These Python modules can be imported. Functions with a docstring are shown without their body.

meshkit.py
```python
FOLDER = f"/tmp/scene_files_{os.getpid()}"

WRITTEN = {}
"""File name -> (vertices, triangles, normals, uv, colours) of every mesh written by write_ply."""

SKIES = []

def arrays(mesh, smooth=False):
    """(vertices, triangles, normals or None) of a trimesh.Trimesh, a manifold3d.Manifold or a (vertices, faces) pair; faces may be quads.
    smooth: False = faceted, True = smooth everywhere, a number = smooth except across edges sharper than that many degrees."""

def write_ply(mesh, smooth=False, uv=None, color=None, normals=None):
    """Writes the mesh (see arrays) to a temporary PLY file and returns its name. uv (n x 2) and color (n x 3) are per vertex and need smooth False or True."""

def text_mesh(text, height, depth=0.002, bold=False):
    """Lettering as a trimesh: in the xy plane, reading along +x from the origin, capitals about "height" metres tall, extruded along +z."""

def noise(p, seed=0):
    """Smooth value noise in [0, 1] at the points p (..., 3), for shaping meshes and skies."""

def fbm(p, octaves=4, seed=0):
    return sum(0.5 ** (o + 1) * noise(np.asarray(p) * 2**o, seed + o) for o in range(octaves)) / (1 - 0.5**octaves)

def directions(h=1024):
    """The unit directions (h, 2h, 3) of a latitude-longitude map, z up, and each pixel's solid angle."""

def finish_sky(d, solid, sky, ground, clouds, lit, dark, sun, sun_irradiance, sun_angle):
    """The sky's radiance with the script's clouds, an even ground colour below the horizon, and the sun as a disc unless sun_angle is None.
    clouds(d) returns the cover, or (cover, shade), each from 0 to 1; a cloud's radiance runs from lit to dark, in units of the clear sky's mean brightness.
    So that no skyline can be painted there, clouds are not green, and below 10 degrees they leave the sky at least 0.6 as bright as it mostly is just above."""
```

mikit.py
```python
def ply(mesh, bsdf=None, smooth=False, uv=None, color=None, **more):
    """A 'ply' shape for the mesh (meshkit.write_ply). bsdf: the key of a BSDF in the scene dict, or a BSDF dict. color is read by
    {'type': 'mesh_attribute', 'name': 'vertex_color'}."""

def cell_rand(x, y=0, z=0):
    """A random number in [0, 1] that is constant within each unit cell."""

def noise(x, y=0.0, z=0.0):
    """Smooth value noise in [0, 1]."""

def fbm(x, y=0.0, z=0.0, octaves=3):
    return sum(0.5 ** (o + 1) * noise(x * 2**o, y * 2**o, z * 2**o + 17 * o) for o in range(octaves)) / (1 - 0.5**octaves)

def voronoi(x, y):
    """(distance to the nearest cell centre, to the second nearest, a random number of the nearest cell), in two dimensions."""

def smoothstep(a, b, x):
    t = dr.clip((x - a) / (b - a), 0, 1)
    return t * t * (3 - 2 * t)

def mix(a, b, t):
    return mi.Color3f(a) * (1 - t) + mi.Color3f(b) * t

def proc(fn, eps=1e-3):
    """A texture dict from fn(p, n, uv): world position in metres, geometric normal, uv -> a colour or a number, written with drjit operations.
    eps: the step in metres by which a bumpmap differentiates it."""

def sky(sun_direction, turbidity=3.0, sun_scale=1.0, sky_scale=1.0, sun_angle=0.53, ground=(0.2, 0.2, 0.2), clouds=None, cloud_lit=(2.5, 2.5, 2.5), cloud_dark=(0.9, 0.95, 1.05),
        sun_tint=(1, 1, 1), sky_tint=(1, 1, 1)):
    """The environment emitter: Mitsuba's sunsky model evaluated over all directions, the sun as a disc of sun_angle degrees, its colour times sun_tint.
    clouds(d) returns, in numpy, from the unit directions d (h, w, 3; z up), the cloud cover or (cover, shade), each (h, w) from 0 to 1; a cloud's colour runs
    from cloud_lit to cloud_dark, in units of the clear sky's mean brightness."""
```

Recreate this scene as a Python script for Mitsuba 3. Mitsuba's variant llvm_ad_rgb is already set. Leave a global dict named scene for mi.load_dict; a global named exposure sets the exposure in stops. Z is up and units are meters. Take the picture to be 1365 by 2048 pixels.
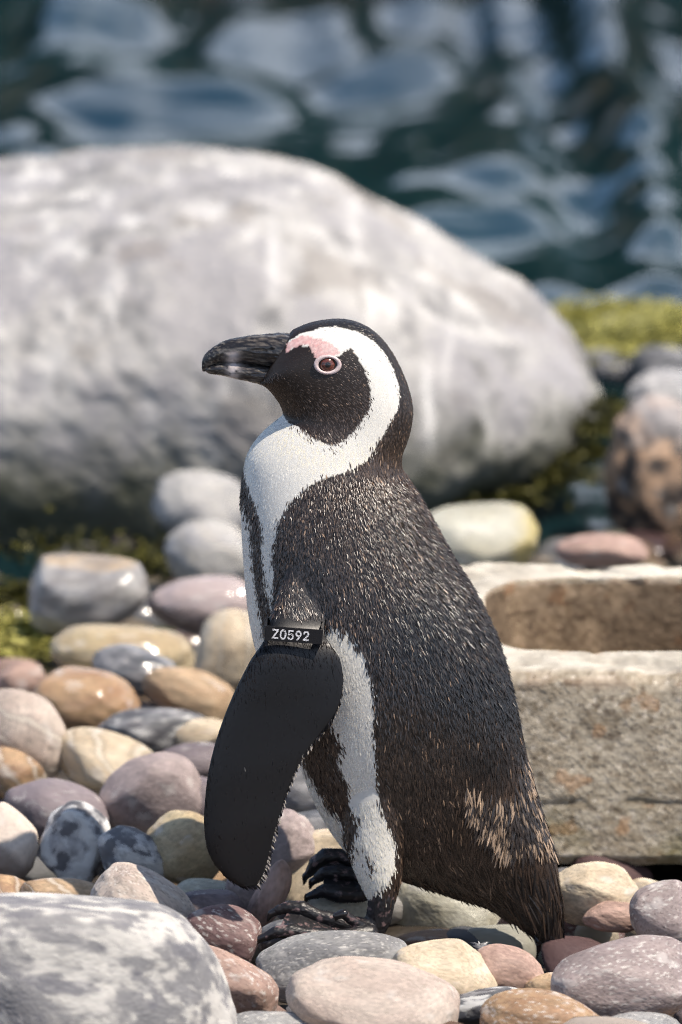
import math, numpy as np, trimesh, mitsuba as mi, drjit as dr, mikit, meshkit
import manifold3d as m3
from scipy.interpolate import CubicSpline, PchipInterpolator
from scipy.spatial import cKDTree
from scipy.ndimage import gaussian_filter, gaussian_filter1d
from shapely import Polygon, contains_xy

# ------------------------------------------------------------------ camera, sky, exposure
T = mi.ScalarTransform4f
PX, DIST, PITCH = 0.000408, 5.5, math.radians(11)
TARGET = np.array([0, 0, 0.355])
FWD = np.array([0, math.cos(PITCH), -math.sin(PITCH)])
CAM = TARGET - DIST * FWD
RIGHT, UP = np.array([1.0, 0, 0]), np.array([0, math.sin(PITCH), math.cos(PITCH)])
TX = 682.5 * PX / DIST
scene, labels = {}, {}
exposure = 2.03
SUN = np.array([0.44, -0.27, 0.855])
scene['camera'] = {'type': 'thinlens', 'fov': math.degrees(2 * math.atan(TX)), 'fov_axis': 'x', 'to_world': T().look_at(CAM.tolist(), TARGET.tolist(), [0, 0, 1]),
                   'aperture_radius': 0.018, 'focus_distance': DIST - 0.075, 'near_clip': 0.1, 'far_clip': 500.0}


def sky_clouds(d):
    c = meshkit.fbm(d * np.array([2.2, 2.2, 4.0]) + 7.3, 4, seed=3)
    c = c + 0.20 * np.clip(1 - d[..., 2], 0, 1) ** 3              # cloud closes up towards the horizon
    return np.clip((c - 0.55) / 0.14, 0, 1), np.clip((c - 0.72) / 0.2, 0, 0.35)


scene['sky_light'] = mikit.sky(SUN, turbidity=3, sky_scale=0.8, clouds=sky_clouds, cloud_lit=(3.2, 3.55, 4.2), cloud_dark=(0.9, 0.95, 1.1), sun_tint=(0.94, 1.0, 1.12))


# pixel of the photograph (1365 x 2048) -> a point in the place
def ray(px, py):
    return FWD + RIGHT * ((px - 682.5) / 682.5 * TX) + UP * ((1024 - py) / 682.5 * TX)


def at(px, py, Y=0.0):
    d = ray(px, py)
    return CAM + d * ((Y - CAM[1]) / d[1])


def onz(px, py, z=0.0):
    d = ray(px, py)
    return CAM + d * ((z - CAM[2]) / d[2])


def mpp(Y):                                                     # metres per pixel at depth Y
    return PX * (Y + 5.40) / 5.40


# ------------------------------------------------------------------ materials
VC = {'type': 'mesh_attribute', 'name': 'vertex_color'}
fbm = mikit.fbm


def vc_bsdf(rough, spec=0.5, **k):
    return {'type': 'twosided', 'bsdf': {'type': 'principled', 'base_color': VC, 'roughness': rough, 'specular': spec, **k}}


def bumped(inner, fn, scale=1.0, eps=4e-4):
    return {'type': 'bumpmap', 'arbitrary': mikit.proc(fn, eps=eps), 'scale': scale, 'bsdf': inner}


scene['mat_stone'] = bumped(vc_bsdf(0.62, 0.4), lambda p, n, uv: (fbm(p.x * 420, p.y * 420, p.z * 420, 3) * 0.0007 + mikit.noise(p.x * 90, p.y * 90, p.z * 90) * 0.0005))
scene['mat_smooth_stone'] = bumped(vc_bsdf(0.46, 0.5), lambda p, n, uv: fbm(p.x * 300 + 3, p.y * 300, p.z * 300, 2) * 0.0003)
scene['mat_wet_stone'] = vc_bsdf(0.17, 0.6)
scene['mat_rock'] = bumped(vc_bsdf(0.7, 0.4), lambda p, n, uv: fbm(p.x * 60, p.y * 60, p.z * 60, 4) * 0.006, eps=2e-3)
scene['mat_concrete'] = bumped(vc_bsdf(0.85, 0.3), lambda p, n, uv: (fbm(p.x * 260, p.y * 260, p.z * 260, 3) * 0.0011))
scene['mat_feather'] = vc_bsdf(0.34, 0.75, clearcoat=.35, clearcoat_gloss=.82)
scene['mat_flipper'] = vc_bsdf(0.42, 0.14)
scene['mat_skin'] = vc_bsdf(0.42, 0.5)
scene['mat_scaly'] = bumped(vc_bsdf(0.38, 0.5), lambda p, n, uv: fbm(p.x * 900, p.y * 900, p.z * 900, 2) * 0.0007, eps=2e-4)
scene['mat_beak'] = vc_bsdf(0.2, 0.7)
scene['mat_eye'] = {'type': 'principled', 'base_color': VC, 'roughness': 0.12, 'specular': 0.6, 'clearcoat': 1.0, 'clearcoat_gloss': 0.98}
scene['mat_band'] = {'type': 'principled', 'base_color': {'type': 'rgb', 'value': [.012, .012, .014]}, 'roughness': 0.28, 'specular': 0.5}
scene['mat_white_ink'] = {'type': 'twosided', 'bsdf': {'type': 'diffuse', 'reflectance': mikit.proc(lambda p, n, uv: mikit.mix((.10, .10, .11), (.8, .8, .82), mikit.smoothstep(0.30, 0.46, fbm(p.x * 1500, p.y * 1500, p.z * 1500, 2))))}}
scene['mat_leaf'] = {'type': 'twosided', 'bsdf': {'type': 'principled', 'base_color': VC, 'roughness': 0.6, 'specular': 0.3}}
scene['mat_water'] = {'type': 'principled', 'base_color': mikit.proc(lambda p, n, uv: mikit.mix((.003, .006, .009), (.005, .024, .027), fbm(p.x * 1.1, p.y * 0.7, 3.0, 2))),
                      'roughness': 0.03, 'specular': 0.85}
scene['mat_ground'] = bumped({'type': 'twosided', 'bsdf': {'type': 'principled', 'roughness': 0.45, 'specular': 0.4,
                              'base_color': mikit.proc(lambda p, n, uv: mikit.mix(mikit.mix((.020, .017, .014), (.06, .048, .036), fbm(p.x * 40, p.y * 40, 1.0, 3)), (.035, .04, .012),
                                                                                  mikit.smoothstep(0.55, 0.68, fbm(p.x * 7, p.y * 7, 5.0, 3)) * mikit.smoothstep(1.0, 1.5, p.y)))}},
                             lambda p, n, uv: fbm(p.x * 90, p.y * 90, p.z * 90, 3) * 0.006, eps=1.5e-3)


def ply(mesh, bsdf, color=None, smooth=True):
    return mikit.ply(mesh, bsdf, smooth=smooth, color=None if color is None else np.clip(color, 0.001, 0.95))


def add(key, mesh, bsdf, color=None, smooth=True, label=None, category=None, group=None, kind=None):
    scene[key] = ply(mesh, bsdf, color, smooth)
    tag(key, label, category, group, kind)
    return key


def tag(key, label=None, category=None, group=None, kind=None):
    e = {k: v for k, v in dict(label=label, category=category, group=group, kind=kind).items() if v}
    if e:
        labels.setdefault(key, {}).update(e)


used = {'boulder': 0}


def numbered(name):
    used[name] = used.get(name, -1) + 1
    return name if used[name] == 0 else f'{name}_{used[name]:03d}'


def mix(a, b, t):
    return np.asarray(a) * (1 - t[:, None]) + np.asarray(b) * t[:, None]


def sstep(a, b, x):
    t = np.clip((x - a) / (b - a), 0, 1)
    return t * t * (3 - 2 * t)


def grid_faces(nu, nv):
    i = np.arange(nu * nv).reshape(nu, nv)
    q = np.stack([i[:-1, :-1], i[1:, :-1], i[1:, 1:], i[:-1, 1:]], -1).reshape(-1, 4)
    return np.vstack([q[:, [0, 1, 2]], q[:, [0, 2, 3]]])


def outward(v, f):
    m = trimesh.Trimesh(v, f, process=False)
    return f[:, ::-1] if m.volume < 0 else f


def tube_rings(R):
    """closed surface from rings R (n, k, 3), the ends closed with fans"""
    n, k = R.shape[:2]
    v = np.vstack([R.reshape(-1, 3), R[0].mean(0), R[-1].mean(0)])
    i = np.arange(n * k).reshape(n, k)
    j = np.roll(i, -1, 1)
    f = np.concatenate([np.stack([i[:-1], j[:-1], j[1:]], -1).reshape(-1, 3), np.stack([i[:-1], j[1:], i[1:]], -1).reshape(-1, 3),
                        np.stack([j[0], i[0], np.full(k, n * k)], -1), np.stack([i[-1], j[-1], np.full(k, n * k + 1)], -1)])
    return v, outward(v, f)


def superellipse(k, e=2.0):
    t = np.arange(k) / k * 2 * np.pi
    c, s = np.cos(t), np.sin(t)
    return np.sign(c) * np.abs(c) ** (2 / e), np.sign(s) * np.abs(s) ** (2 / e)


# ------------------------------------------------------------------ ground, pool, far bank
def axis(fine0, fine1, step, outer):
    a = np.arange(fine0, fine1 + step / 2, step)
    lo, hi = [fine0], [fine1]
    d = step
    while hi[-1] < outer:
        d *= 1.3
        hi.append(hi[-1] + d)
        lo.append(lo[-1] - d)
    return np.concatenate([lo[:0:-1], a, hi[1:]])


WATER = -0.055
gx, gy = axis(-1.3, 1.3, 0.02, 150), axis(-1.2, 3.4, 0.02, 150)
X, Yg = np.meshgrid(gx, gy, indexing='ij')
P = np.stack([X, Yg, X * 0], -1)
far = sstep(1.2, 1.75, Yg)
Zg = -0.035 + 0.022 * (meshkit.fbm(P * 9, 3, 1) - 0.5) - 0.05 * far - 0.9 * sstep(2.7, 3.6, Yg) + 0.03 * sstep(0.25, 0.6, meshkit.fbm(P * np.array([2.2, 2.2, 1]) + 4, 3, 5) - 0.1) * far * (1 - sstep(2.2, 2.7, Yg))
Zg += 1.6 * sstep(18.3, 19.2, Yg)
add('ground', (np.stack([X, Yg, Zg], -1).reshape(-1, 3), grid_faces(*X.shape)), 'mat_ground', kind='structure', label='dark wet ground between and under the shore stones')

wx, wy = axis(-1.1, 1.1, 0.009, 14), np.concatenate([np.arange(1.15, 8.2, 0.009), 8.2 + np.cumsum(0.009 * 1.06 ** np.arange(1, 76))])
wx = wx[np.abs(wx) < 14]
wy = wy[wy < 18.9]
X, Yw = np.meshgrid(wx, wy, indexing='ij')
RIPPLES = [  # wavelets whose fronts lean towards the shore: (column, row, half width, half height, strength)
    (190, 62, 160, 42, 1), (95, 92, 60, 24, .8), (560, 100, 180, 46, 1), (655, 80, 90, 36, 1), (770, 145, 150, 36, 1), (350, 208, 260, 40, 1), (210, 228, 100, 24, 1),
    (930, 40, 190, 34, 1), (1120, 62, 150, 36, 1), (1150, 122, 140, 34, 1), (1300, 100, 100, 36, .9), (1030, 240, 42, 30, .9), (1170, 247, 55, 24, .9), (985, 370, 80, 32, 1),
    (960, 445, 160, 34, 1), (1150, 368, 80, 34, .9), (1300, 318, 110, 26, 1), (1335, 375, 80, 20, .8), (1330, 500, 85, 34, .9), (18, 270, 42, 22, .9), (85, 305, 48, 22, .6), (1110, 596, 60, 24, .9),
    (1310, 580, 66, 24, .9), (860, 242, 40, 30, .5), (720, 262, 60, 24, .5), (40, 130, 44, 22, .6), (105, 172, 50, 24, .6), (1350, 440, 46, 30, .8), (820, 356, 34, 26, .6), (450, 20, 90, 18, .5), (1330, 30, 60, 24, .7)]
P = np.stack([X, Yw, X * 0], -1)
warp = P + 0.10 * np.stack([meshkit.fbm(P * 5, 2, 11) - .5, meshkit.fbm(P * 5, 2, 12) - .5, X * 0], -1)
slope = np.zeros_like(X)
for cx, cy, rx, ry, s in RIPPLES:
    c, t, b = onz(cx, cy, WATER), onz(cx, cy - ry, WATER), onz(cx, cy + ry, WATER)
    ww = abs(onz(cx + rx, cy, WATER)[0] - c[0])
    r = np.hypot((warp[..., 0] - c[0]) / (ww * 1.1), (warp[..., 1] - (t[1] + b[1]) / 2) / ((t[1] - b[1]) * .36))
    slope = np.maximum(slope, s * sstep(1.12, 0.80, r))
chop = sstep(2.5, 3.2, Yw)
sl = chop * 0.23 * slope * (.62 + .76 * meshkit.fbm(P * np.array([5, 30, 1]), 2, 29))
dy = np.gradient(wy)
hgt = np.cumsum(sl * dy[None, :], 1)
step0 = 0.009
hgt = hgt - gaussian_filter(hgt, (0.10 / step0, 0.50 / step0), mode='nearest')
hgt = gaussian_filter(hgt, (0.03 / step0, 0.012 / step0), mode='nearest')
hgt += chop * (0.0042 * (meshkit.fbm(warp * np.array([1.8, 8, 1]), 3, 21) - .5) + 0.0013 * (meshkit.noise(P * np.array([4, 24, 1]), 23) - .5))
hgt *= sstep(8.6, 7.9, Yw)
far_w = sstep(7.6, 8.6, Yw) * (0.03 * (meshkit.fbm(P * np.array([1.6, 2.6, 1]), 3, 31) - .5))
Zw = WATER + hgt + far_w + 0.0012 * (meshkit.noise(P * 14, 8) - .5)
add('water', (np.stack([X, Yw, Zw], -1).reshape(-1, 3), grid_faces(*X.shape)), 'mat_water', kind='structure', label='dark rippled pool water reflecting patches of pale blue sky')

rng = np.random.default_rng(5)


def cards(cen, size, rng, flat=0.0, asp=0.5):
    n = len(cen)
    a = rng.normal(size=(n, 3)); a[:, 2] *= 1 - flat
    a /= np.linalg.norm(a, axis=1, keepdims=True)
    b = np.cross(a, rng.normal(size=(n, 3))); b /= np.linalg.norm(b, axis=1, keepdims=True)
    a, b = a * size[:, None], b * size[:, None] * asp
    v = np.stack([cen - a, cen - b * 1.0, cen + a, cen + b], 1).reshape(-1, 3)
    i = np.arange(n) * 4
    return v, np.vstack([np.stack([i, i + 1, i + 2], 1), np.stack([i, i + 2, i + 3], 1)])


n = 26000
cen = np.stack([rng.uniform(-14, 14, n), 20.6 + rng.normal(size=n) * 0.7, rng.uniform(0.3, 1, n)], 1)
top = 3.3 + 1.4 * (meshkit.fbm(np.stack([cen[:, 0] * .5, cen[:, 0] * 0, cen[:, 0] * 0], 1), 3, 9) - .5)
cen[:, 2] = 0.5 + (top - 0.5) * rng.random(n) ** 0.8
v, f = cards(cen, rng.uniform(.12, .26, n), rng)
add('far_shrubbery', (v, f), 'mat_leaf', np.repeat(mix((.010, .016, .012), (.032, .040, .026), rng.random(n)), 4, 0), smooth=False, kind='stuff', label='dense dark evergreen foliage on the far bank of the pool')

# ------------------------------------------------------------------ boulders
def colour_noise(P, f, seed, octaves=4):
    return meshkit.fbm(P * f, octaves, seed)


cols = np.array([(-430, 700, 900, .10), (-400, 600, 980, .22), (-330, 480, 1040, .36), (-200, 392, 1062, .44), (0, 343, 1075, .5), (100, 331, 1085, .5), (200, 313, 1090, .5), (350, 303, 1092, .5), (480, 305, 1092, .5),
                 (580, 318, 1088, .5), (650, 340, 1078, .49), (720, 380, 1064, .47), (800, 430, 1044, .45), (870, 485, 1022, .43), (950, 530, 992, .40), (1040, 573, 960, .35), (1110, 626, 925, .30), (1160, 684, 900, .24), (1190, 735, 872, .15), (1205, 775, 845, .05)], float)
s_ = np.arange(len(cols))
ip = PchipInterpolator(s_, cols)(np.linspace(0, len(cols) - 1, 300))
ip = gaussian_filter1d(ip, 3, axis=0, mode='nearest')
ip[:, 1] += (64 - 44 * sstep(750, 1050, ip[:, 0])) * ip[:, 3]
ip[:, 2] += 70 * sstep(950, 700, ip[:, 0])
ce, se = superellipse(200, 2.6)
YC = 2.35
R = []
for px, top, bot, hd in ip:
    zt, zb = at(px, top, YC)[2], at(px, bot, YC - 0.12)[2]
    R.append(np.stack([np.full(200, at(px, (top + bot) / 2, YC - .1)[0]), YC + hd * ce, (zt + zb) / 2 + (zt - zb) / 2 * se], -1))
v, f = tube_rings(np.array(R))
m = trimesh.Trimesh(v, f, process=False)
nrm = m.vertex_normals
v = v + nrm * ((meshkit.fbm(v * 5, 4, 3) - .5) * 0.05 + (meshkit.fbm(v * 28, 3, 4) - .5) * 0.008)[:, None]
lo = colour_noise(v, np.array([4, 4, 7]), 7); hi = colour_noise(v, np.array([26, 20, 15]), 8); streak = colour_noise(v, np.array([30, 12, 2.2]), 12, 3)
col = mix((.165, .163, .165), (.44, .43, .41), sstep(.34, .60, lo * .25 + hi * .5 + .25 * colour_noise(v, 70, 9, 3)))
col = mix(col, np.array([.24, .235, .25]), sstep(.44, .60, colour_noise(v, np.array([7, 7, 9]), 15) * .5 + hi * .5) * .75 * sstep(.52, .30, v[:, 2]))  # grey-violet mottling, deepened low on the boulder to paint shade in
col = mix(col, np.array([.60, .59, .565]), sstep(.56, .70, streak) * .7 * sstep(.08, .2, v[:, 2]))
for spx, spt, spb, wid, am in [(872, 700, 990, 11, .9), (968, 770, 970, 9, .8), (905, 640, 800, 8, .4), (540, 430, 560, 12, .6), (330, 860, 1080, 10, .8), (318, 700, 900, 14, .4), (120, 640, 760, 30, .5), (790, 640, 760, 14, .5), (700, 420, 560, 16, .4)]:
    q_ = at(spx, (spt + spb) / 2, YC - .3)
    hz_ = at(spx, spt, YC - .3)[2], at(spx, spb, YC - .3)[2]
    wv = (meshkit.fbm(v * np.array([14, 0, 8]), 2, 77) - .5) * .03
    g_ = np.exp(-((v[:, 0] + wv - q_[0]) / (wid * mpp(YC))) ** 2) * sstep(hz_[0] + .02, hz_[0] - .03, v[:, 2]) * sstep(hz_[1] - .02, hz_[1] + .02, v[:, 2]) * (v[:, 1] < YC)
    col = mix(col, np.array([.64, .63, .61]), g_ * am * sstep(.25, .5, hi))
col = mix(col, np.array([.17, .15, .13]), sstep(.58, .66, meshkit.fbm(v * np.array([9, 9, 12]), 4, 88)) * .5)
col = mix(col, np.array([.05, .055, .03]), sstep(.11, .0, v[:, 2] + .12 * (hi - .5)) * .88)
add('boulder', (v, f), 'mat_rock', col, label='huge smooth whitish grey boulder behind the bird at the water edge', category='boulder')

ICO = {k: trimesh.creation.icosphere(subdivisions=k) for k in (2, 3, 4, 5, 6)}
PAL = dict(cream=((.55, .47, .35), (.42, .34, .24)), tan=((.46, .34, .22), (.34, .23, .14)), orange=((.40, .27, .16), (.28, .17, .10)), pink=((.40, .275, .225), (.31, .21, .175)),
           mauve=((.34, .28, .268), (.245, .20, .195)), purple=((.19, .16, .17), (.12, .10, .11)), maroon=((.21, .135, .125), (.14, .085, .085)), grey=((.30, .30, .295), (.19, .19, .195)),
           slate=((.10, .105, .115), (.22, .22, .23)), dull=((.40, .39, .37), (.25, .25, .26)), white=((.50, .49, .475), (.31, .31, .32)), green=((.46, .455, .385), (.36, .345, .27)), yellow=((.45, .37, .23), (.36, .28, .17)),
           brown=((.22, .14, .09), (.15, .09, .06)), beige=((.50, .43, .37), (.39, .32, .275)), mossy=((.20, .19, .05), (.09, .10, .03)))


def stone_mesh(level, seed, half, tilt, yaw, rough=0.10, e=0.93):
    rough, e = rough * 1.35, e - .05
    p = ICO[level].vertices
    o = np.array([seed * 3.17, seed * 1.31, seed * 2.71])
    q = np.sign(p) * np.abs(p) ** e
    r = 1 + rough * 2 * (meshkit.fbm(p * 1.1 + o, 3, seed) - .5) + 0.05 * (meshkit.fbm(p * 3 + o, 2, seed + 5) - .5) + 0.012 * (meshkit.fbm(p * 9 + o, 3, seed + 7) - .5)
    q = q * r[:, None]
    rs = np.random.default_rng(seed + 900)
    for _ in range(4):                                          # worn flats
        n = rs.normal(size=3); n /= np.linalg.norm(n)
        ex_ = q @ n - rs.uniform(.62, .86)
        q = q - n * (.7 * .05 * np.logaddexp(0, ex_ / .05))[:, None]
    q = q * np.asarray(half) / np.maximum(np.ptp(q, axis=0) / 2, 1e-6)
    R_ = trimesh.transformations.euler_matrix(0, math.radians(tilt), math.radians(yaw), 'sxyz')[:3, :3]
    return q @ R_.T, ICO[level].faces, p, o


def stone_colour(p, o, pal, style, seed, size):
    c0, c1 = map(np.array, PAL[pal])
    L = p * size * 1.0                                         # metres along the stone
    a = meshkit.fbm(p * 1.6 + o, 4, seed + 1)
    b = meshkit.fbm(L * 90 + o, 3, seed + 2)
    g = meshkit.fbm(L * 420 + o, 3, seed + 3)
    col = mix(c0, c1, sstep(.36, .66, a * .7 + b * .3))
    col = col * (1 + .9 * (g - .5) + .55 * (b - .5))[:, None]
    if style == 'speck':
        col = mix(col, c0 * .35, sstep(.60, .70, g) * .7)
        col = mix(col, np.array([.62, .60, .56]), sstep(.60, .72, meshkit.fbm(L * 300 + o + 9, 3, seed + 6)) * .6)
    if style == 'orange_top':
        t = p[:, 2] + .25 * p[:, 0] + .5 * (meshkit.fbm(p * 1.7 + o, 3, seed + 4) - .5)
        col = mix(col, np.array([.50, .37, .22]), sstep(.62, .85, t) * .8)
        col = mix(col, np.array([.16, .15, .15]), sstep(.50, .60, meshkit.fbm(p * 2.2 + o, 3, seed + 14)) * .6)
    if style == 'yellow_rim':
        col = mix(col, np.array([.44, .36, .13]), sstep(.35, .8, p[:, 0] + .6 * (a - .5)) * .8)
    if style == 'rugged':
        t = meshkit.fbm(p * 4 + o, 4, seed + 9)
        col = mix(np.array([.30, .20, .13]), np.array([.04, .033, .03]), sstep(.40, .58, t))
        col = mix(col, np.array([.46, .44, .44]), sstep(.40, .85, p[:, 2] + .8 * (a - .5)) * .55)
    if style == 'marble':
        t = meshkit.fbm(p * 3.0 + o, 5, seed + 9)
        col = mix(np.array([.50, .485, .455]), np.array([.20, .198, .205]), sstep(.40, .57, t * .55 + b * .45))
        col = mix(col, np.array([.14, .14, .16]), sstep(.56, .68, meshkit.fbm(p * 7 + o + 4, 5, seed + 10)) * .75) * (1 + .3 * (g - .5))[:, None]
    if style == 'mottle':
        t = meshkit.fbm(p * 2.4 + o + 3, 4, seed + 9)
        col = mix(col, np.array([.07, .07, .08]), sstep(.50, .58, t) * .85)
        col = mix(col, np.array([.68, .68, .66]), sstep(.45, .36, t) * .6)
    if style == 'band':
        t = np.sin((p[:, 0] * 2.2 + p[:, 2] * 1.5 + 1.2 * (meshkit.fbm(p * 1.5 + o, 3, seed + 4) - .5)) * 4 + seed)
        col = mix(col, c1 * .6, sstep(.1, .7, t) * .55)
        col = mix(col, np.array([.62, .58, .50]), sstep(.82, .97, t) * .5)
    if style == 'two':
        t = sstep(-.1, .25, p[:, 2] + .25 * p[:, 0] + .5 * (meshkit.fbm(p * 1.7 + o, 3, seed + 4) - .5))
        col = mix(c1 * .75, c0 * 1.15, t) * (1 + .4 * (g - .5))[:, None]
    lime = sstep(.62, .74, meshkit.fbm(L * 60 + o + 20, 4, seed + 8)) * .35
    return mix(col, np.array([.62, .60, .57]), lime)


STONE_SEED = [10]


def stone(cx, cy, a, b, tilt, pal, label, style='plain', level=4, Y=None, lift=0.0, deep=0.95, mat='mat_stone', name='river_stone', rough=.10, e=.93, category='stone', group='rounded river stones on the shore', yaw=None):
    STONE_SEED[0] += 1
    s = STONE_SEED[0]
    if Y is None:
        hz = b * PX * 0.85
        for _ in range(3):
            c = onz(cx, cy, hz + lift)
            hz = b * mpp(c[1]) * 0.85
    else:
        c = at(cx, cy, Y)
    k = mpp(c[1])
    half = np.array([a, (a + b) / 2 * deep, b]) * k
    rs = np.random.default_rng(s)
    v, f, p, o = stone_mesh(level, s, half, tilt, rs.uniform(-14, 14) if yaw is None else yaw, rough, e)
    col = stone_colour(p, o, pal, style, s, a * k)
    return add(numbered(name), (v + c, f), mat, col, label=label, category=category, group=group)


# far stones, out of focus
stone(1335, 965, 128, 165, 5, 'brown', 'tall brown rock with a pale top at the right edge in the background', 'rugged', 5, Y=1.95, mat='mat_rock', rough=.26, name='rock', category='rock', group=None)
stone(1345, 800, 95, 60, 0, 'white', 'pale whitish rock behind the tall brown rock at the right edge', 'plain', 4, Y=2.3, name='rock', mat='mat_rock', category='rock', group=None)
stone(1260, 655, 150, 32, 0, 'mossy', 'flat rock covered in yellow green algae at the water edge, farthest on the right', 'plain', 4, Y=3.1, name='rock', mat='mat_rock', category='rock', group=None)
stone(1225, 735, 80, 34, 8, 'slate', 'low wet slate rock with olive slime just right of the huge boulder', 'plain', 4, Y=2.75, name='rock', mat='mat_rock', category='rock', group=None)
stone(1330, 735, 70, 40, 0, 'slate', 'dark bluish wet rock below the algae covered flat rock', 'plain', 4, Y=2.7, name='rock', mat='mat_rock', category='rock', group=None)
stone(405, 1012, 100, 70, 10, 'dull', 'pale rounded stone against the foot of the huge boulder, left of the bird chest', 'plain', 5, Y=1.72)
stone(425, 1112, 98, 70, 0, 'dull', 'off white stone below another pale one at the foot of the boulder', 'band', 4, Y=1.55)
stone(165, 1182, 122, 84, -8, 'dull', 'large grey white stone with an orange top, in the left background', 'orange_top', 5, mat='mat_wet_stone')
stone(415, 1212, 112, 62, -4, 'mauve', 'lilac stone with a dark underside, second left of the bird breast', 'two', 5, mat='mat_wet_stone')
stone(455, 1305, 72, 92, 25, 'cream', 'cream and rust stone directly left of the wing band', 'band', 4)
stone(240, 1302, 142, 54, 2, 'yellow', 'long flat yellowish stone in the left background', 'plain', 5, mat='mat_wet_stone')
stone(275, 1342, 86, 44, 16, 'slate', 'smooth dark grey stone on the long yellowish one', 'plain', 5, mat='mat_wet_stone', lift=.012)
stone(38, 1358, 52, 38, 0, 'pink', 'small pink stone near the left edge, behind the orange brown one', 'plain', 4)
stone(160, 1405, 113, 68, 6, 'orange', 'glossy orange brown stone left of the dark grey one', 'plain', 5, mat='mat_wet_stone')
stone(382, 1388, 95, 52, 24, 'tan', 'pinkish tan stone just below the dark grey stone', 'plain', 4)
stone(300, 1462, 118, 46, -6, 'slate', 'long dark slate stone with pale mottling left of the wing', 'mottle', 4)
stone(405, 1475, 56, 40, 0, 'cream', 'small cream stone touching the wing, beside the long slate one', 'plain', 4)
stone(40, 1475, 88, 108, -30, 'beige', 'large grey beige stone cut by the left edge, upper one', 'band', 5)
stone(215, 1525, 116, 56, 16, 'cream', 'cream and grey streaked oval stone in the left middle ground', 'band', 5)
stone(22, 1552, 74, 52, 12, 'orange', 'ochre orange stone at the left edge under the grey beige one', 'band', 4)
stone(385, 1535, 84, 48, -6, 'purple', 'grey purple stone behind the edge of the wing', 'plain', 4)
stone(300, 1595, 108, 88, -20, 'mauve', 'brownish mauve egg shaped stone left of the wing', 'plain', 5)
stone(385, 1608, 92, 60, -14, 'purple', 'dusky violet stone half hidden by the wing', 'plain', 5)
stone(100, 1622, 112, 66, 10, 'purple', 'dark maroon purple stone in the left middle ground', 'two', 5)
stone(12, 1692, 66, 82, 14, 'beige', 'pale speckled stone with a dark side at the left edge', 'two', 5)
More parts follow.
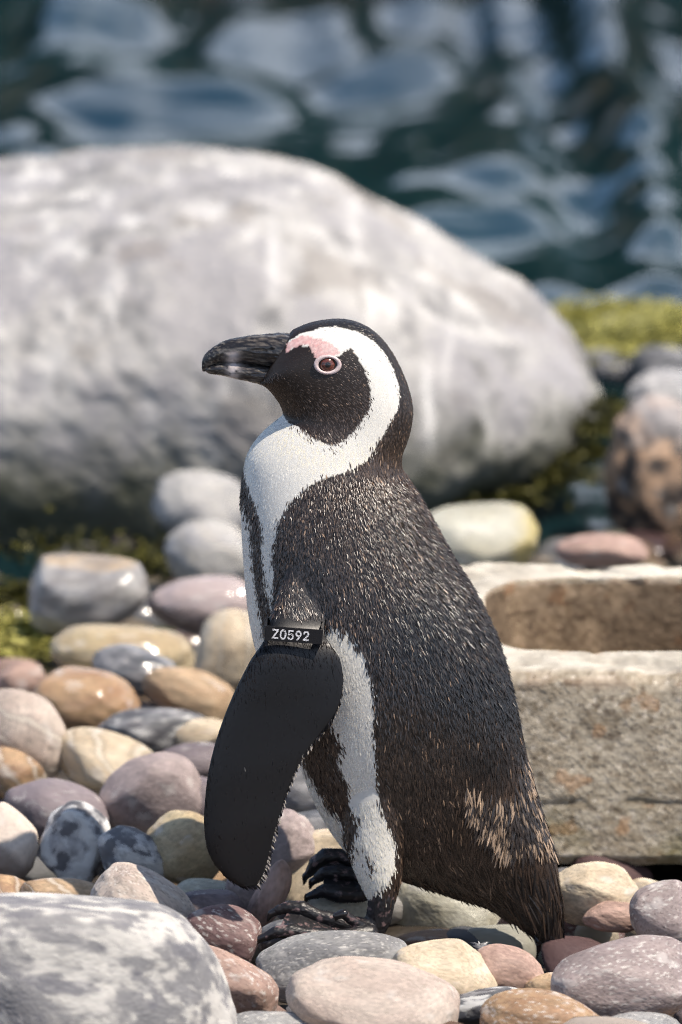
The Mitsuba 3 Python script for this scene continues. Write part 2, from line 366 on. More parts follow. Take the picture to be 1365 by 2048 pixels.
# middle ground and around the feet
stone(625, 1585, 80, 60, 0, 'slate', 'dark greenish stone in the shade between wing and belly', 'plain', 4)
stone(640, 1668, 92, 56, 4, 'slate', 'dark blue grey stone behind the feet, in the shade of the wing', 'plain', 5)
stone(558, 1700, 82, 80, -18, 'mauve', 'grey lilac stone right of the wing tip', 'plain', 5)
stone(148, 1690, 70, 84, 12, 'white', 'bluish white stone with black mottling, left hump', 'mottle', 5, rough=.15)
stone(258, 1722, 78, 66, 28, 'white', 'black and white mottled stone, right hump', 'mottle', 5, rough=.15)
stone(372, 1700, 82, 82, -20, 'yellow', 'golden yellow rounded stone left of the wing tip', 'plain', 5, mat='mat_smooth_stone')
stone(120, 1792, 92, 40, 4, 'tan', 'flat peach tan stone between the mottled stones and the front boulder', 'band', 5)
stone(5, 1790, 66, 38, 10, 'orange', 'banded orange tan stone at the left border behind the front boulder', 'band', 4)
stone(500, 1775, 52, 56, 20, 'mauve', 'dim pinkish brown stone below the wing tip', 'plain', 5)
stone(412, 1788, 66, 26, 4, 'green', 'shaded grey green flat stone below the golden one', 'plain', 4)
stone(538, 1790, 30, 76, 24, 'pink', 'narrow salmon pink stone leaning on the big beige one', 'plain', 4)
stone(640, 1775, 100, 116, 18, 'cream', 'big beige stone behind the feet', 'plain', 5, deep=.6, Y=.17, mat='mat_smooth_stone')
stone(672, 1822, 66, 46, 0, 'green', 'shaded grey green stone under the rear foot', 'plain', 5, Y=.045, deep=.7)
stone(892, 1842, 118, 84, 4, 'green', 'pale greenish stone behind the leg, under the body', 'plain', 5, deep=.8, Y=.17)
stone(900, 1902, 140, 42, 4, 'brown', 'flat reddish brown stone in the shade under the tail', 'plain', 5, Y=.06, deep=.7)
stone(1188, 1790, 92, 64, 6, 'cream', 'cream stone right of the tail at the foot of the trough', 'plain', 5)
stone(1225, 1832, 62, 32, 8, 'pink', 'small pinkish tan stone between the cream and the mauve stones', 'plain', 4)
stone(1295, 1778, 36, 20, 0, 'cream', 'tiny beige pebble under the trough at the right', 'plain', 4)
stone(1120, 1852, 130, 70, 10, 'maroon', 'purplish brown speckled stone behind the tail tip', 'speck', 5, Y=.12)
stone(1335, 1832, 74, 70, -12, 'mauve', 'speckled mauve stone at the right edge below the trough', 'speck', 5)
stone(565, 1885, 52, 40, -10, 'slate', 'wet dark stone under the toes of the front foot', 'plain', 5, Y=-.03, mat='mat_smooth_stone')
stone(425, 1822, 68, 46, 12, 'purple', 'small plum stone above the maroon one', 'plain', 5)
stone(452, 1868, 78, 58, 24, 'maroon', 'maroon brown stone left of the toes', 'speck', 5)
stone(302, 1832, 138, 78, 34, 'beige', 'pale beige angular stone just behind the front boulder', 'speck', 5, e=.85)
stone(1130, 1922, 56, 32, -4, 'green', 'small pale green stone below the tail tip', 'speck', 5, Y=.055)
stone(1015, 1950, 78, 54, 14, 'pink', 'dusty pink stone below the tail, right of the cream one', 'plain', 5)
stone(665, 1928, 160, 76, -6, 'grey', 'grey speckled oval stone in front of the front foot', 'speck', 5, Y=-.155, deep=.55)
stone(888, 1950, 112, 74, 10, 'cream', 'cream and tan rounded stone in front of the tail', 'plain', 5)
stone(1245, 1965, 160, 86, -8, 'mauve', 'large speckled mauve stone at the lower right', 'speck', 5)
stone(455, 1975, 106, 84, 16, 'pink', 'salmon red granular stone beside the front boulder', 'speck', 5)
stone(1100, 1978, 52, 34, 20, 'tan', 'small tan end of a stone below the large mauve one', 'plain', 5)
stone(985, 2012, 100, 34, -10, 'slate', 'dark black and tan mottled stone between the cream and orange stones', 'mottle', 5)
stone(745, 2012, 178, 92, 6, 'beige', 'large pinkish beige stone at the bottom centre', 'plain', 5)
stone(1092, 2045, 132, 64, 4, 'orange', 'orange brown stone at the bottom edge', 'speck', 5)
stone(590, 2062, 130, 42, 4, 'grey', 'flat grey stone at the bottom edge', 'speck', 5)
stone(1285, 2056, 82, 28, 0, 'grey', 'grey stone at the bottom right corner', 'speck', 5)
stone(960, 1076, 122, 72, 6, 'green', 'pale flat stone with a yellow rim behind the bird back', 'yellow_rim', 5, Y=1.45)
stone(1205, 1100, 95, 30, 0, 'pink', 'flat pinkish beige stone behind the trough', 'plain', 4, Y=1.3)
# front boulder
stone(95, 2045, 385, 292, 10, 'white', 'big blurred grey and white boulder in the lower left foreground', 'marble', 6, Y=-.42, deep=.5, rough=.09, name='boulder', mat='mat_stone', category='boulder', group=None)

# pebbles nobody could count, low between the others
rng = np.random.default_rng(77)
beds = {'pebble_bed': [[], [], [], 0], 'wet_pebble_bed': [[], [], [], 0]}
keys = list(PAL)
for i in range(1050):
    x, y = rng.uniform(-1.0, 1.0), rng.uniform(-0.9, 1.95)
    a = rng.uniform(.018, .038) * (1.5 if (abs(x) > .45 or y < -.4) else 1)
    half = np.array([a, a * rng.uniform(.7, 1), a * rng.uniform(.5, .7)])
    v, f, p, o = stone_mesh(2, 500 + i, half, rng.uniform(-20, 20), rng.uniform(0, 360))
    pal = PAL[keys[rng.integers(len(keys) - 1)]]
    B_ = beds['wet_pebble_bed' if y > 1.15 else 'pebble_bed']
    lift_ = .02 if (abs(x) > .42 or y < -.35) else .012 if abs(x - .1) < .3 and .3 < y < 1.2 else 0
    B_[0].append(v + [x, y, (-.022 if y < 1.2 else -.05) + lift_]); B_[1].append(f + B_[3]); B_[3] += len(v)
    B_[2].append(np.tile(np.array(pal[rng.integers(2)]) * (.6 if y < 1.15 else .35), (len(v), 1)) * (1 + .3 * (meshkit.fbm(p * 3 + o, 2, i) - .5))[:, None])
for k_, mt, lb_ in (('pebble_bed', 'mat_stone', 'bed of smaller dark pebbles filling the gaps between the stones'), ('wet_pebble_bed', 'mat_wet_stone', 'wet dark shingle at the water edge before the huge boulder')):
    B_ = beds[k_]
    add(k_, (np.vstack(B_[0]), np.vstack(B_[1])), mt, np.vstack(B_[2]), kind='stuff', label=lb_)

# moss along the foot of the boulder
rng = np.random.default_rng(8)
cl = []
for (px, py, Y, n, r) in [(1195, 855, 2.1, 350, .03), (1150, 905, 2.1, 450, .035), (1085, 948, 2.08, 500, .045), (1010, 988, 2.05, 450, .045), (940, 1008, 2.0, 350, .045), (1215, 815, 2.15, 200, .03), (130, 1090, 1.7, 160, .06), (270, 1108, 1.68, 160, .06),
                         (30, 1190, 1.5, 600, .045), (320, 1125, 1.62, 300, .05)]:
    c = at(px, py, Y)
    cl.append(c + rng.normal(size=(n, 3)) * r * np.array([.6, .4, .16]))
cen = np.vstack(cl)
v, f = cards(cen, rng.uniform(.004, .008, len(cen)), rng)
add('moss', (v, f), 'mat_leaf', np.repeat(mix((.018, .020, .005), (.10, .095, .014), rng.random(len(cen)) ** 1.4), 4, 0), smooth=False, kind='stuff', label='olive green moss along the wet foot of the huge boulder')
rng = np.random.default_rng(9)
cen = np.vstack([at(px, py, Y) + rng.normal(size=(n, 3)) * np.array([r, .05, .005]) for px, py, Y, n, r in [(1250, 632, 3.15, 1500, .07), (1340, 645, 3.1, 1200, .06), (1230, 700, 2.8, 350, .05), (20, 1270, 1.25, 900, .03)]])
v, f = cards(cen, rng.uniform(.005, .010, len(cen)), rng, flat=.6)
add('algae', (v, f), 'mat_leaf', np.repeat(mix((.17, .16, .03), (.36, .34, .09), rng.random(len(cen))), 4, 0), smooth=False, kind='stuff', label='yellow green algae mat on the shallow shore to the right')

# ------------------------------------------------------------------ stone trough
def trough():
    y0, y1 = 0.27, 0.74
    x0, x1 = at(815, 1500, .45)[0], at(1760, 1500, .45)[0]
    zt, zb = at(1200, 1345, y0)[2], -0.012
    xm, ym, hx, hy = (x0 + x1) / 2, (y0 + y1) / 2, (x1 - x0) / 2, (y1 - y0) / 2
    k = 1500

    def ex(e, hx=1.0, hy=.25):                                  # evenly spaced along the outline
        t = np.linspace(0, 2 * np.pi, 60001)
        x_, y_ = np.sign(np.cos(t)) * np.abs(np.cos(t)) ** (2 / e), np.sign(np.sin(t)) * np.abs(np.sin(t)) ** (2 / e)
        L = np.r_[0, np.cumsum(np.hypot(np.diff(x_) * hx, np.diff(y_) * hy))]
        g = np.arange(k) / k * L[-1]
        return np.interp(g, L, x_), np.interp(g, L, y_)
    (cx, sx), (ix, iy) = ex(5.0), ex(4.0)
    prof = []                                                   # (outer?, inset, z)
    H = zt - zb
    for z in np.linspace(0, 1, 70):
        prof.append(('o', .010 * (1 - sstep(0, .06, z)) + .007 * sstep(.95, 1.0, z), zb + H * z * .997))
    for w in np.linspace(0.0, 1, 16)[1:]:
        prof.append(('t', w, zt))
    for z in np.linspace(1, 0, 50):
        prof.append(('i', .004 * (1 - sstep(.97, .9, z)) , zt - H * .70 * (1 - z) * 1.0 - .002))
    for w in np.linspace(0, 1, 10)[1:]:
        prof.append(('f', w, zt - H * .70))
    R = []
    wf, wb = .088, .072
    for kind, a, z in prof:
        O = np.stack([xm + (hx - .012) * cx, ym + (hy - .012) * sx], 1)
        Ix = np.stack([xm + (hx - .07) * ix, ym + (wf - wb) / 2 + (hy - (wf + wb) / 2) * iy], 1)
        if kind == 'o':
            q = np.stack([xm + (hx - a) * cx, ym + (hy - a) * sx], 1)
        elif kind == 't':
            q = O * (1 - a) + Ix * a
        elif kind == 'i':
            q = Ix
        else:
            q = Ix * (1 - a) + np.array([xm, ym]) * a
        R.append(np.column_stack([q, np.full(k, z)]))
    v, f = tube_rings(np.array(R))
    n = trimesh.Trimesh(v, f, process=False).vertex_normals
    chip = sstep(zt - .022, zt, v[:, 2]) * sstep(.5, .7, meshkit.fbm(v * 26, 3, 41))
    crack = np.exp(-((v[:, 2] - (zb + .052 + .018 * (meshkit.fbm(v * np.array([9, 9, 0]), 3, 44) - .5) + .02 * v[:, 0])) / .0022) ** 2) * sstep(.35, .55, meshkit.fbm(v * np.array([22, 22, 4]), 2, 46))
    v = v + n * ((meshkit.fbm(v * 8, 3, 40) - .5) * .012 + (meshkit.fbm(v * 90, 3, 42) - .5) * .0020 - .005 * chip - .0014 * crack)[:, None]
    v[:, 2] += .014 * sstep(ym + .05, y1, v[:, 1]) * (meshkit.noise(v * np.array([7, 0, 0]) + 3.4, 2) - .2) * sstep(zb + .5 * H, zt, v[:, 2])
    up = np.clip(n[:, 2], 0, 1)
    g, b, a = meshkit.fbm(v * 210, 3, 47), meshkit.fbm(v * 60, 3, 48), meshkit.fbm(v * 12, 3, 49)
    col = mix((.27, .225, .165), (.50, .445, .355), sstep(.32, .62, .5 * g + .35 * b + .15 * a))
    col = mix(col, np.array([.62, .56, .48]), sstep(.64, .74, g) * .7)
    col = mix(col, np.array([.10, .07, .05]), sstep(.60, .70, meshkit.fbm(v * 150, 3, 50)) * .6)
    col = mix(col, np.array([.38, .20, .09]), sstep(.64, .74, meshkit.fbm(v * 45, 3, 51)) * .5)
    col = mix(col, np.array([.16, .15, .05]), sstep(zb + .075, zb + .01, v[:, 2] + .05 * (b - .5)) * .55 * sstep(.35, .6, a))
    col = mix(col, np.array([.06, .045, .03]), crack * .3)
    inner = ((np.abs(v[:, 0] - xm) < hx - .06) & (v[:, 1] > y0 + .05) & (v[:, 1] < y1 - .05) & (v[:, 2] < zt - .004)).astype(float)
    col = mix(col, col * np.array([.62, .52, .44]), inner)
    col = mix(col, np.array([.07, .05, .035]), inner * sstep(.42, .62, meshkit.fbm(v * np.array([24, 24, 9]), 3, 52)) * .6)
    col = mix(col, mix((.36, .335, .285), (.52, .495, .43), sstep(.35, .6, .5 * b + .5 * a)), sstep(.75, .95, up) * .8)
    edge = sstep(.012, .0, np.abs(v[:, 2] - (zt - .006))) * (1 - up) * (1 - inner)
    col = mix(col, np.array([.30, .17, .10]), edge * .5 * sstep(.4, .6, b))
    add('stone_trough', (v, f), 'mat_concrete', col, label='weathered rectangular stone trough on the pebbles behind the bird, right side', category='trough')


trough()

# ------------------------------------------------------------------ penguin
K = 96
def P3(q, Y=0.0):
    return np.array([at(a, b, Y) for a, b in q])


# front and back outline of the body in profile, and its half width, from the tail tip to the root of the beak
BODY = np.array([
    (1120, 1905, 1124, 1908, 4), (1088, 1876, 1125, 1850, 14), (1032, 1846, 1122, 1795, 26), (965, 1812, 1113, 1725, 40), (895, 1790, 1096, 1662, 62), (815, 1762, 1076, 1600, 92), (728, 1738, 1060, 1540, 120),
    (672, 1678, 1047, 1480, 144), (626, 1600, 1036, 1425, 164), (592, 1508, 1021, 1362, 177), (562, 1425, 1001, 1298, 184), (533, 1355, 974, 1230, 186), (508, 1290, 940, 1167, 182), (493, 1200, 906, 1115, 174), (486, 1110, 872, 1052, 162),
    (482, 1030, 840, 995, 148), (484, 968, 818, 960, 134), (491, 915, 803, 932, 121), (518, 872, 806, 906, 110), (552, 842, 815, 884, 101), (567, 828, 823, 855, 95), (562, 812, 827, 820, 92), (553, 797, 820, 783, 91), (541, 782, 803, 738, 90),
    (530, 772, 778, 693, 87), (523, 768, 738, 654, 82), (519, 766, 685, 637, 73), (518, 765, 628, 643, 58), (519, 764, 580, 664, 42)], float)
NS = 260
cs = PchipInterpolator(np.arange(len(BODY)), BODY)(np.linspace(0, len(BODY) - 1, NS))
cs = gaussian_filter1d(cs, 3, axis=0, mode='nearest')
ce, se = superellipse(K, 2.15)
F_, B_ = P3(cs[:, :2]), P3(cs[:, 2:4])
mid, half = (F_ + B_) / 2, (B_ - F_) / 2
R = mid[:, None] + half[:, None] * ce[None, :, None] + (cs[:, 4] * PX)[:, None, None] * se[None, :, None] * np.array([0, 1, 0])
tv, tf = tube_rings(R)


def solid(v, f):
    return m3.Manifold(m3.Mesh(np.asarray(v, np.float32), np.asarray(f, np.uint32)))


def ball(c, r, sx=(1, 1, 1)):
    return m3.Manifold.sphere(1.0, 28).scale((np.array(sx) * r).tolist()).translate(np.asarray(c, float).tolist())


def chain(pts):                                                # [(px, py, Y, radius in pixels)]
    out = [ball(at(a, b, Y), r * PX) for a, b, Y, r in pts]
    return [m3.Manifold.batch_hull([out[i], out[i + 1]]) for i in range(len(out) - 1)]


def web(A, B, r=2.2):                                           # skin between two toes
    out = []
    for i in range(min(len(A), len(B)) - 1):
        out.append(m3.Manifold.batch_hull([ball(at(a, b + 9, Y), r * PX) for a, b, Y in (A[i][:3], A[i + 1][:3], B[i][:3], B[i + 1][:3])]))
    return out


# flipper: front and back edge, depth, half thickness
FLIP = np.array([
    (610, 980, 720, 1010, -.036, 18), (596, 1060, 705, 1085, -.046, 22), (572, 1140, 680, 1155, -.055, 23), (549, 1210, 656, 1220, -.067, 22), (537, 1252, 648, 1262, -.0765, 20), (528, 1282, 660, 1288, -.087, 18), (505, 1315, 682, 1322, -.091, 24), (476, 1370, 687, 1366, -.094, 21),
    (450, 1430, 676, 1418, -.097, 14), (427, 1500, 640, 1468, -.099, 12.5), (413, 1570, 602, 1520, -.101, 11), (408, 1640, 574, 1586, -.102, 9.5), (412, 1690, 555, 1648, -.103, 8), (430, 1730, 541, 1703, -.103, 7), (458, 1759, 528, 1748, -.103, 6), (488, 1775, 512, 1773, -.103, 4)], float)
fs = PchipInterpolator(np.arange(len(FLIP)), FLIP)(np.linspace(0, len(FLIP) - 1, 150))
fs = gaussian_filter1d(fs, 2, axis=0, mode='nearest')
fe, ge = superellipse(64, 2.2)
FL, FR = np.array([at(a, b, Y) for a, b, _, _, Y, _ in fs]), np.array([at(a, b, Y) for _, _, a, b, Y, _ in fs])
taper = 0.62 - 0.38 * fe                                        # thick leading edge, thin trailing edge
R = ((FL + FR) / 2)[:, None] + ((FR - FL) / 2)[:, None] * fe[None, :, None] + (fs[:, 5] * PX)[:, None, None] * (ge * taper)[None, :, None] * np.array([0, 1, 0])
fv, ff = tube_rings(R)
# the far flipper hangs straight down along the other side
piv = at(628, 1150, 0.0)
rot = trimesh.transformations.rotation_matrix(math.radians(-27), [0, 1, 0], piv)
gv = fv * np.array([1, -1, 1])
gv = gv @ rot[:3, :3].T + rot[:3, 3]
gv[:, 1] = np.where(gv[:, 1] > 0.06, 0.06 + (gv[:, 1] - 0.06) * 0.85, gv[:, 1])
gf = ff[:, ::-1]

LIMB_TOP = at(600, 1238, -.085)[2]
YN, YF = -.047, .040
near_leg = [(764, 1770, YN, 27), (764, 1800, YN, 27), (758, 1838, YN, 26), (746, 1858, YN, 26)]
n_mid = [(738, 1860, YN - .004, 24), (700, 1852, YN - .004, 15), (668, 1842, YN - .004, 17), (636, 1832, YN - .004, 13), (604, 1818, YN - .004, 16), (578, 1815, YN - .004, 13), (557, 1821, YN - .004, 10)]
n_in = [(738, 1868, YN - .018, 20), (690, 1872, YN - .028, 13), (650, 1872, YN - .034, 15), (612, 1868, YN - .039, 12), (580, 1862, YN - .042, 15), (552, 1865, YN - .044, 12), (532, 1874, YN - .044, 9)]
n_out = [(738, 1858, YN + .012, 20), (695, 1846, YN + .024, 16), (650, 1838, YN + .030, 14), (616, 1828, YN + .032, 12)]
n_hal = [(735, 1860, YN - .014, 12), (706, 1842, YN - .020, 10), (688, 1829, YN - .022, 10), (680, 1830, YN - .023, 8)]
far_leg = [(772, 1700, YF, 28), (762, 1735, YF, 26), (752, 1765, YF, 26)]
f_up = [(745, 1748, YF + .012, 22), (712, 1724, YF + .014, 18), (680, 1712, YF + .014, 15), (652, 1713, YF + .014, 17), (632, 1726, YF + .014, 14), (621, 1744, YF + .014, 10)]
f_mid = [(745, 1758, YF, 21), (708, 1750, YF, 14), (676, 1745, YF, 16), (650, 1746, YF, 13), (635, 1757, YF, 9)]
f_low = [(745, 1778, YF - .014, 22), (712, 1790, YF - .020, 17), (678, 1788, YF - .022, 19), (648, 1782, YF - .022, 14), (628, 1790, YF - .022, 9)]
toes = [n_mid, n_in, n_out, n_hal, f_up, f_mid, f_low]
legs = []
for c in [near_leg, far_leg] + toes:
    legs += chain(c)
legs += web(n_mid[:6], n_in[:6]) + web(n_mid[:4], n_out[:4]) + web(f_up[:4], f_mid[:4]) + web(f_mid[:4], f_low[:4])
leg_solid = m3.Manifold.batch_boolean(legs, m3.OpType.Add).refine_to_length(.0013)
thigh = chain([(765, 1560, -.022, 100), (752, 1680, -.036, 64), (758, 1738, -.041, 48), (762, 1772, -.044, 36)]) + chain([(765, 1600, .022, 100), (775, 1690, .036, 50), (770, 1720, .04, 40)])
body = m3.Manifold.batch_boolean([solid(tv, tf), solid(fv, ff), solid(gv, gf), leg_solid] + thigh, m3.OpType.Add)
body = body.refine_to_length(0.0026)
bm = trimesh.Trimesh(*[np.array(x) for x in (body.to_mesh().vert_properties[:, :3], body.to_mesh().tri_verts)], process=True)
bm = max(bm.split(only_watertight=False), key=lambda q: len(q.faces))


def taubin(v, faces, n=8, where=None):
    e = np.vstack([faces[:, [0, 1]], faces[:, [1, 2]], faces[:, [2, 0]]])
    from scipy.sparse import coo_matrix
    A = coo_matrix((np.ones(len(e) * 2), (np.r_[e[:, 0], e[:, 1]], np.r_[e[:, 1], e[:, 0]])), (len(v), len(v))).tocsr()
    A.data[:] = 1
    dg = np.asarray(A.sum(1)).ravel()[:, None]
    for _ in range(n):
        for lam in (.55, -.57):
            v = v + lam * (A @ v / dg - v) * (1 if where is None else where)
    return v


bv, bf = taubin(np.array(bm.vertices), np.array(bm.faces), 6), np.array(bm.faces)
z0, z1 = at(700, 1762, YN)[2], at(700, 1490, YN)[2]
soft = sstep(z0, z0 + .008, bv[:, 2]) * sstep(z1 + .02, z1, bv[:, 2]) * (bv[:, 0] > at(640, 1600)[0]) * (np.abs(bv[:, 1]) < .075)
sh = at(606, 1200, -.06)
soft = np.maximum(soft, sstep(.07, .045, np.abs(bv[:, 2] - sh[2] - .03)) * sstep(.075, .045, np.abs(bv[:, 0] - sh[0] - .01)) * sstep(LIMB_TOP, LIMB_TOP + .01, bv[:, 2]))
bv = taubin(bv, bf, 110, soft[:, None])
# which limb a point belongs to
lv = np.array(leg_solid.to_mesh().vert_properties[:, :3])[::3]
trees = [cKDTree(tv), cKDTree(fv), cKDTree(gv), cKDTree(lv)]
shin = cKDTree(np.vstack([tv] + [np.array(q.refine_to_length(.004).to_mesh().vert_properties[:, :3]) for q in thigh]))


def limb(p):
    d = np.stack([shin.query(p)[0], trees[1].query(p)[0], trees[2].query(p)[0], trees[3].query(p)[0]], 1)
    k = d.argmin(1)
    k[(np.isin(k, (1, 2))) & (p[:, 2] > LIMB_TOP)] = 0
    return k


# markings, on the side of the bird: u runs along it from beak to back, w down it; both sides alike
za, zb_ = at(682.5, 600)[2], at(682.5, 1900)[2]


def side(p):
    z = p[:, 2] - 0.20 * np.abs(p[:, 1])
    return 682.5 + p[:, 0] / PX * (1 - np.abs(p[:, 1]) / 5.4), 600 + (za - z) / (za - zb_) * 1300


HEADW = [(578, 679), (600, 668), (636, 656), (673, 653), (717, 664), (746, 681), (768, 703), (787, 736), (798, 772), (798, 805), (787, 834), (768, 864), (750, 893), (732, 918), (702, 937), (655, 952), (622, 966), (600, 985), (588, 997), (564, 1032), (549, 1082), (547, 1114), (556, 1137),
         (549, 1161), (547, 1199), (560, 1240), (600, 1400), (585, 1400), (548, 1245), (544, 1214), (532, 1167), (524, 1120), (524, 1073), (520, 1032), (506, 994), (492, 959), (482, 925), (440, 900), (440, 820), (563, 820), (578, 842), (600, 853), (622, 871), (662, 889), (684, 882), (702, 867), (724, 838), (739, 809), (741, 776), (732, 747), (717, 717), (702, 695), (691, 703), (680, 712),
         (660, 716), (632, 708), (618, 692), (600, 692), (585, 699), (577, 704)]
PINK = [(577, 706), (574, 688), (588, 676), (606, 671), (636, 677), (658, 684), (674, 696), (682, 708), (660, 716), (630, 716), (628, 704), (618, 692), (600, 692), (585, 699)]
FLANKW = [(640, 1180), (662, 1246), (691, 1251), (717, 1281), (732, 1310), (743, 1357), (750, 1412), (745, 1456), (750, 1493), (752, 1530), (752, 1566), (762, 1607), (780, 1640), (794, 1687), (788, 1726), (776, 1764), (755, 1783), (730, 1790), (700, 1770), (690, 1745), (697, 1728), (701, 1690), (707, 1664), (718, 1640), (712, 1625), (694, 1599), (695, 1570), (684, 1537), (670, 1511), (684, 1486), (669, 1460), (640, 1400), (600, 1300)]
BELLYW = [(300, 985), (488, 1005), (504, 1044), (505, 1067), (507, 1111), (512, 1149), (519, 1202), (526, 1243), (533, 1266), (560, 1400), (603, 1511), (622, 1548), (644, 1588), (666, 1618), (684, 1640), (691, 1672), (682, 1659), (694, 1688), (691, 1717), (695, 1730), (705, 1765), (725, 1795), (300, 1800)]
SPOT = [(728, 1700), (738, 1708), (748, 1724), (742, 1726), (733, 1716)]
ARM = [(553, 1110), (549, 1165), (546, 1200), (540, 1250), (655, 1250), (668, 1200), (664, 1140), (610, 1085)]
FLUFF = [(930, 1565), (985, 1590), (1035, 1585), (1046, 1500), (1060, 1520), (1085, 1600), (1110, 1680), (1070, 1690), (1020, 1700), (985, 1690), (960, 1655), (940, 1615)]
polys = {k: Polygon(q).buffer(0) for k, q in dict(head=HEADW, pink=PINK, flank=FLANKW, belly=BELLYW, spot=SPOT, fluff=FLUFF, arm=ARM).items()}
inside = lambda k, u, w: contains_xy(polys[k], u, w)
BR = np.array([(650, 800, 1.1), (600, 790, 1.1), (700, 860, 1.1), (700, 770, .9), (570, 800, 1.1), (815, 850, .6), (790, 920, 1.0), (740, 930, 1.1), (690, 960, .9), (800, 760, .5), (700, 640, .15), (500, 980, 1.0), (510, 1150, 1.0), (520, 1260, 1.0), (640, 1520, .8), (690, 1600, .8), (700, 1680, .5), (650, 1030, .8), (700, 1150, .7), (800, 1050, .55), (870, 1130, .4), (620, 1090, .8),
               (850, 1250, .05), (900, 1400, .0), (800, 1420, .35), (780, 1550, .6), (850, 1650, .75), (800, 1740, .9), (900, 1740, .8), (960, 1500, .05), (1000, 1400, 0), (1000, 1740, 1.05), (1080, 1800, .65), (1060, 1600, .9), (945, 1700, 1.0), (1050, 1720, 1.0), (900, 1560, .4), (860, 1500, .3)], float)


def idw(u, w, G, power=3.0):
    d = np.hypot(u[:, None] - G[:, 0], w[:, None] - G[:, 1]) + 6
    k = d ** -power
    return (k @ G[:, 2:]) / k.sum(1, keepdims=True)


def marking(p, jit, rng):
    """(class, brownness): 0 black, 1 white, 2 pink skin, 3 tan fluff"""
    u, w = side(p)
    wob = 5 * (meshkit.fbm(p * 140, 2, 5) - .5)
    uu, ww = u + wob + rng.normal(size=len(p)) * jit * .6, w + wob + rng.normal(size=len(p)) * jit
    c = np.zeros(len(p), int)
    for k in ('head', 'flank', 'belly'):
        c[inside(k, uu, ww)] = 1
    c[(np.abs(p[:, 1]) < .013) & (w < 720) & (u > 585)] = 0
    c[inside('spot', uu, ww) | inside('arm', u, w)] = 0
    c[inside('pink', u + wob * 1.5 + rng.normal(size=len(p)) * jit * .4, w + wob * 1.5 + rng.normal(size=len(p)) * jit * .4)] = 2
    c[inside('fluff', uu, ww)] = 3
    return c, np.clip(idw(u, w, BR)[:, 0], 0, 1.1), u, w


rng = np.random.default_rng(21)
cls, brn, u, w = marking(bv, 0.0, rng)
lb = lbv = limb(bv)
BLACK, BROWN, WHITE, PINKC, TAN = (np.array(x) for x in ((.005, .0046, .005), (.046, .0285, .019), (.70, .685, .635), (.54, .25, .25), (.34, .235, .155)))
col = mix(BLACK, BROWN * .4, brn * (1 - .9 * inside('arm', u, w)))
col[cls == 1] = WHITE
pk = cls == 2
col[pk] = mix(mix(PINKC, np.array([.66, .46, .43]), meshkit.fbm(bv[pk] * 900, 2, 3)), np.array([.70, .64, .60]), sstep(.35, .7, meshkit.fbm(bv[pk] * 420, 3, 13)) * .35 + .25 * sstep(625, 690, u[pk]))
col[pk] *= (.75 + .5 * meshkit.fbm(bv[pk] * 1500, 2, 14))[:, None]
vnrm0 = trimesh.Trimesh(bv, bf, process=False).vertex_normals
col[(lb == 1) | (lb == 2)] = (.004, .0038, .0046)
blot = meshkit.fbm(bv * 230, 3, 61)
ft = lb == 3
dots = sstep(.60, .66, meshkit.fbm(bv * 420, 2, 66))
col[ft] = mix(mix((.013, .0125, .0145), (.17, .115, .115), sstep(.59, .72, blot[ft])), np.array([.012, .011, .012]), dots[ft])
wr = ft[:, None] * vnrm0 * ((meshkit.fbm(bv * np.array([1100, 300, 500]), 2, 91) - .5) * .0010)[:, None]
add('penguin__body', (bv + wr, bf), 'mat_skin', col)
tag('penguin', label='black and white penguin standing in profile on the stones, pink skin above its eye', category='penguin')

# plumage: single feathers, laid from head to tail
FLOW = np.array([(600, 655, 1, -.3), (640, 645, 1, -.08), (690, 640, 1, .05), (730, 655, 1, .35), (775, 700, .55, 1), (805, 770, .22, 1), (818, 850, -.08, 1), (800, 930, -.1, 1), (600, 690, 1, -.15), (640, 680, 1, -.05), (700, 685, 1, .4), (755, 750, .3, 1), (775, 830, -.15, 1), (740, 890, -.15, 1),
                 (600, 740, 1, .3), (580, 770, .8, .8), (640, 770, 1, .45), (700, 790, .7, .8), (725, 740, .7, .7), (560, 800, .35, 1), (600, 830, .5, 1), (650, 860, .45, 1), (700, 860, .1, 1), (720, 910, .05, 1), (540, 850, -.3, 1), (560, 900, -.1, 1), (620, 920, .0, 1), (500, 930, -.1, 1), (486, 1000, .03, 1), (492, 1080, .08, 1), (505, 1200, .16, 1),
                 (700, 960, .0, 1), (650, 1000, .1, 1), (760, 950, .05, 1), (800, 990, .3, 1), (850, 1050, .42, 1), (750, 1080, .36, 1), (650, 1130, .2, 1), (580, 1130, .0, 1), (880, 1150, .42, 1), (800, 1230, .36, 1), (700, 1270, .18, 1), (950, 1250, .34, 1), (900, 1350, .28, 1), (1000, 1380, .2, 1), (800, 1430, .16, 1), (930, 1470, .15, 1),
                 (1030, 1470, .15, 1), (720, 1430, .12, 1), (640, 1560, .38, 1), (690, 1670, .34, 1), (740, 1690, .2, 1), (750, 1770, .1, 1), (820, 1580, .12, 1), (830, 1730, .22, 1), (900, 1640, .18, 1), (900, 1760, .45, 1), (960, 1620, -.12, 1), (1010, 1680, -.05, 1), (990, 1740, .4, 1), (1060, 1560, .2, 1), (1090, 1650, .32, 1), (980, 1795, .75, 1), (1060, 1790, .42, 1),
                 (1110, 1800, .12, 1), (1050, 1850, .7, 1), (1110, 1870, .2, 1)], float)


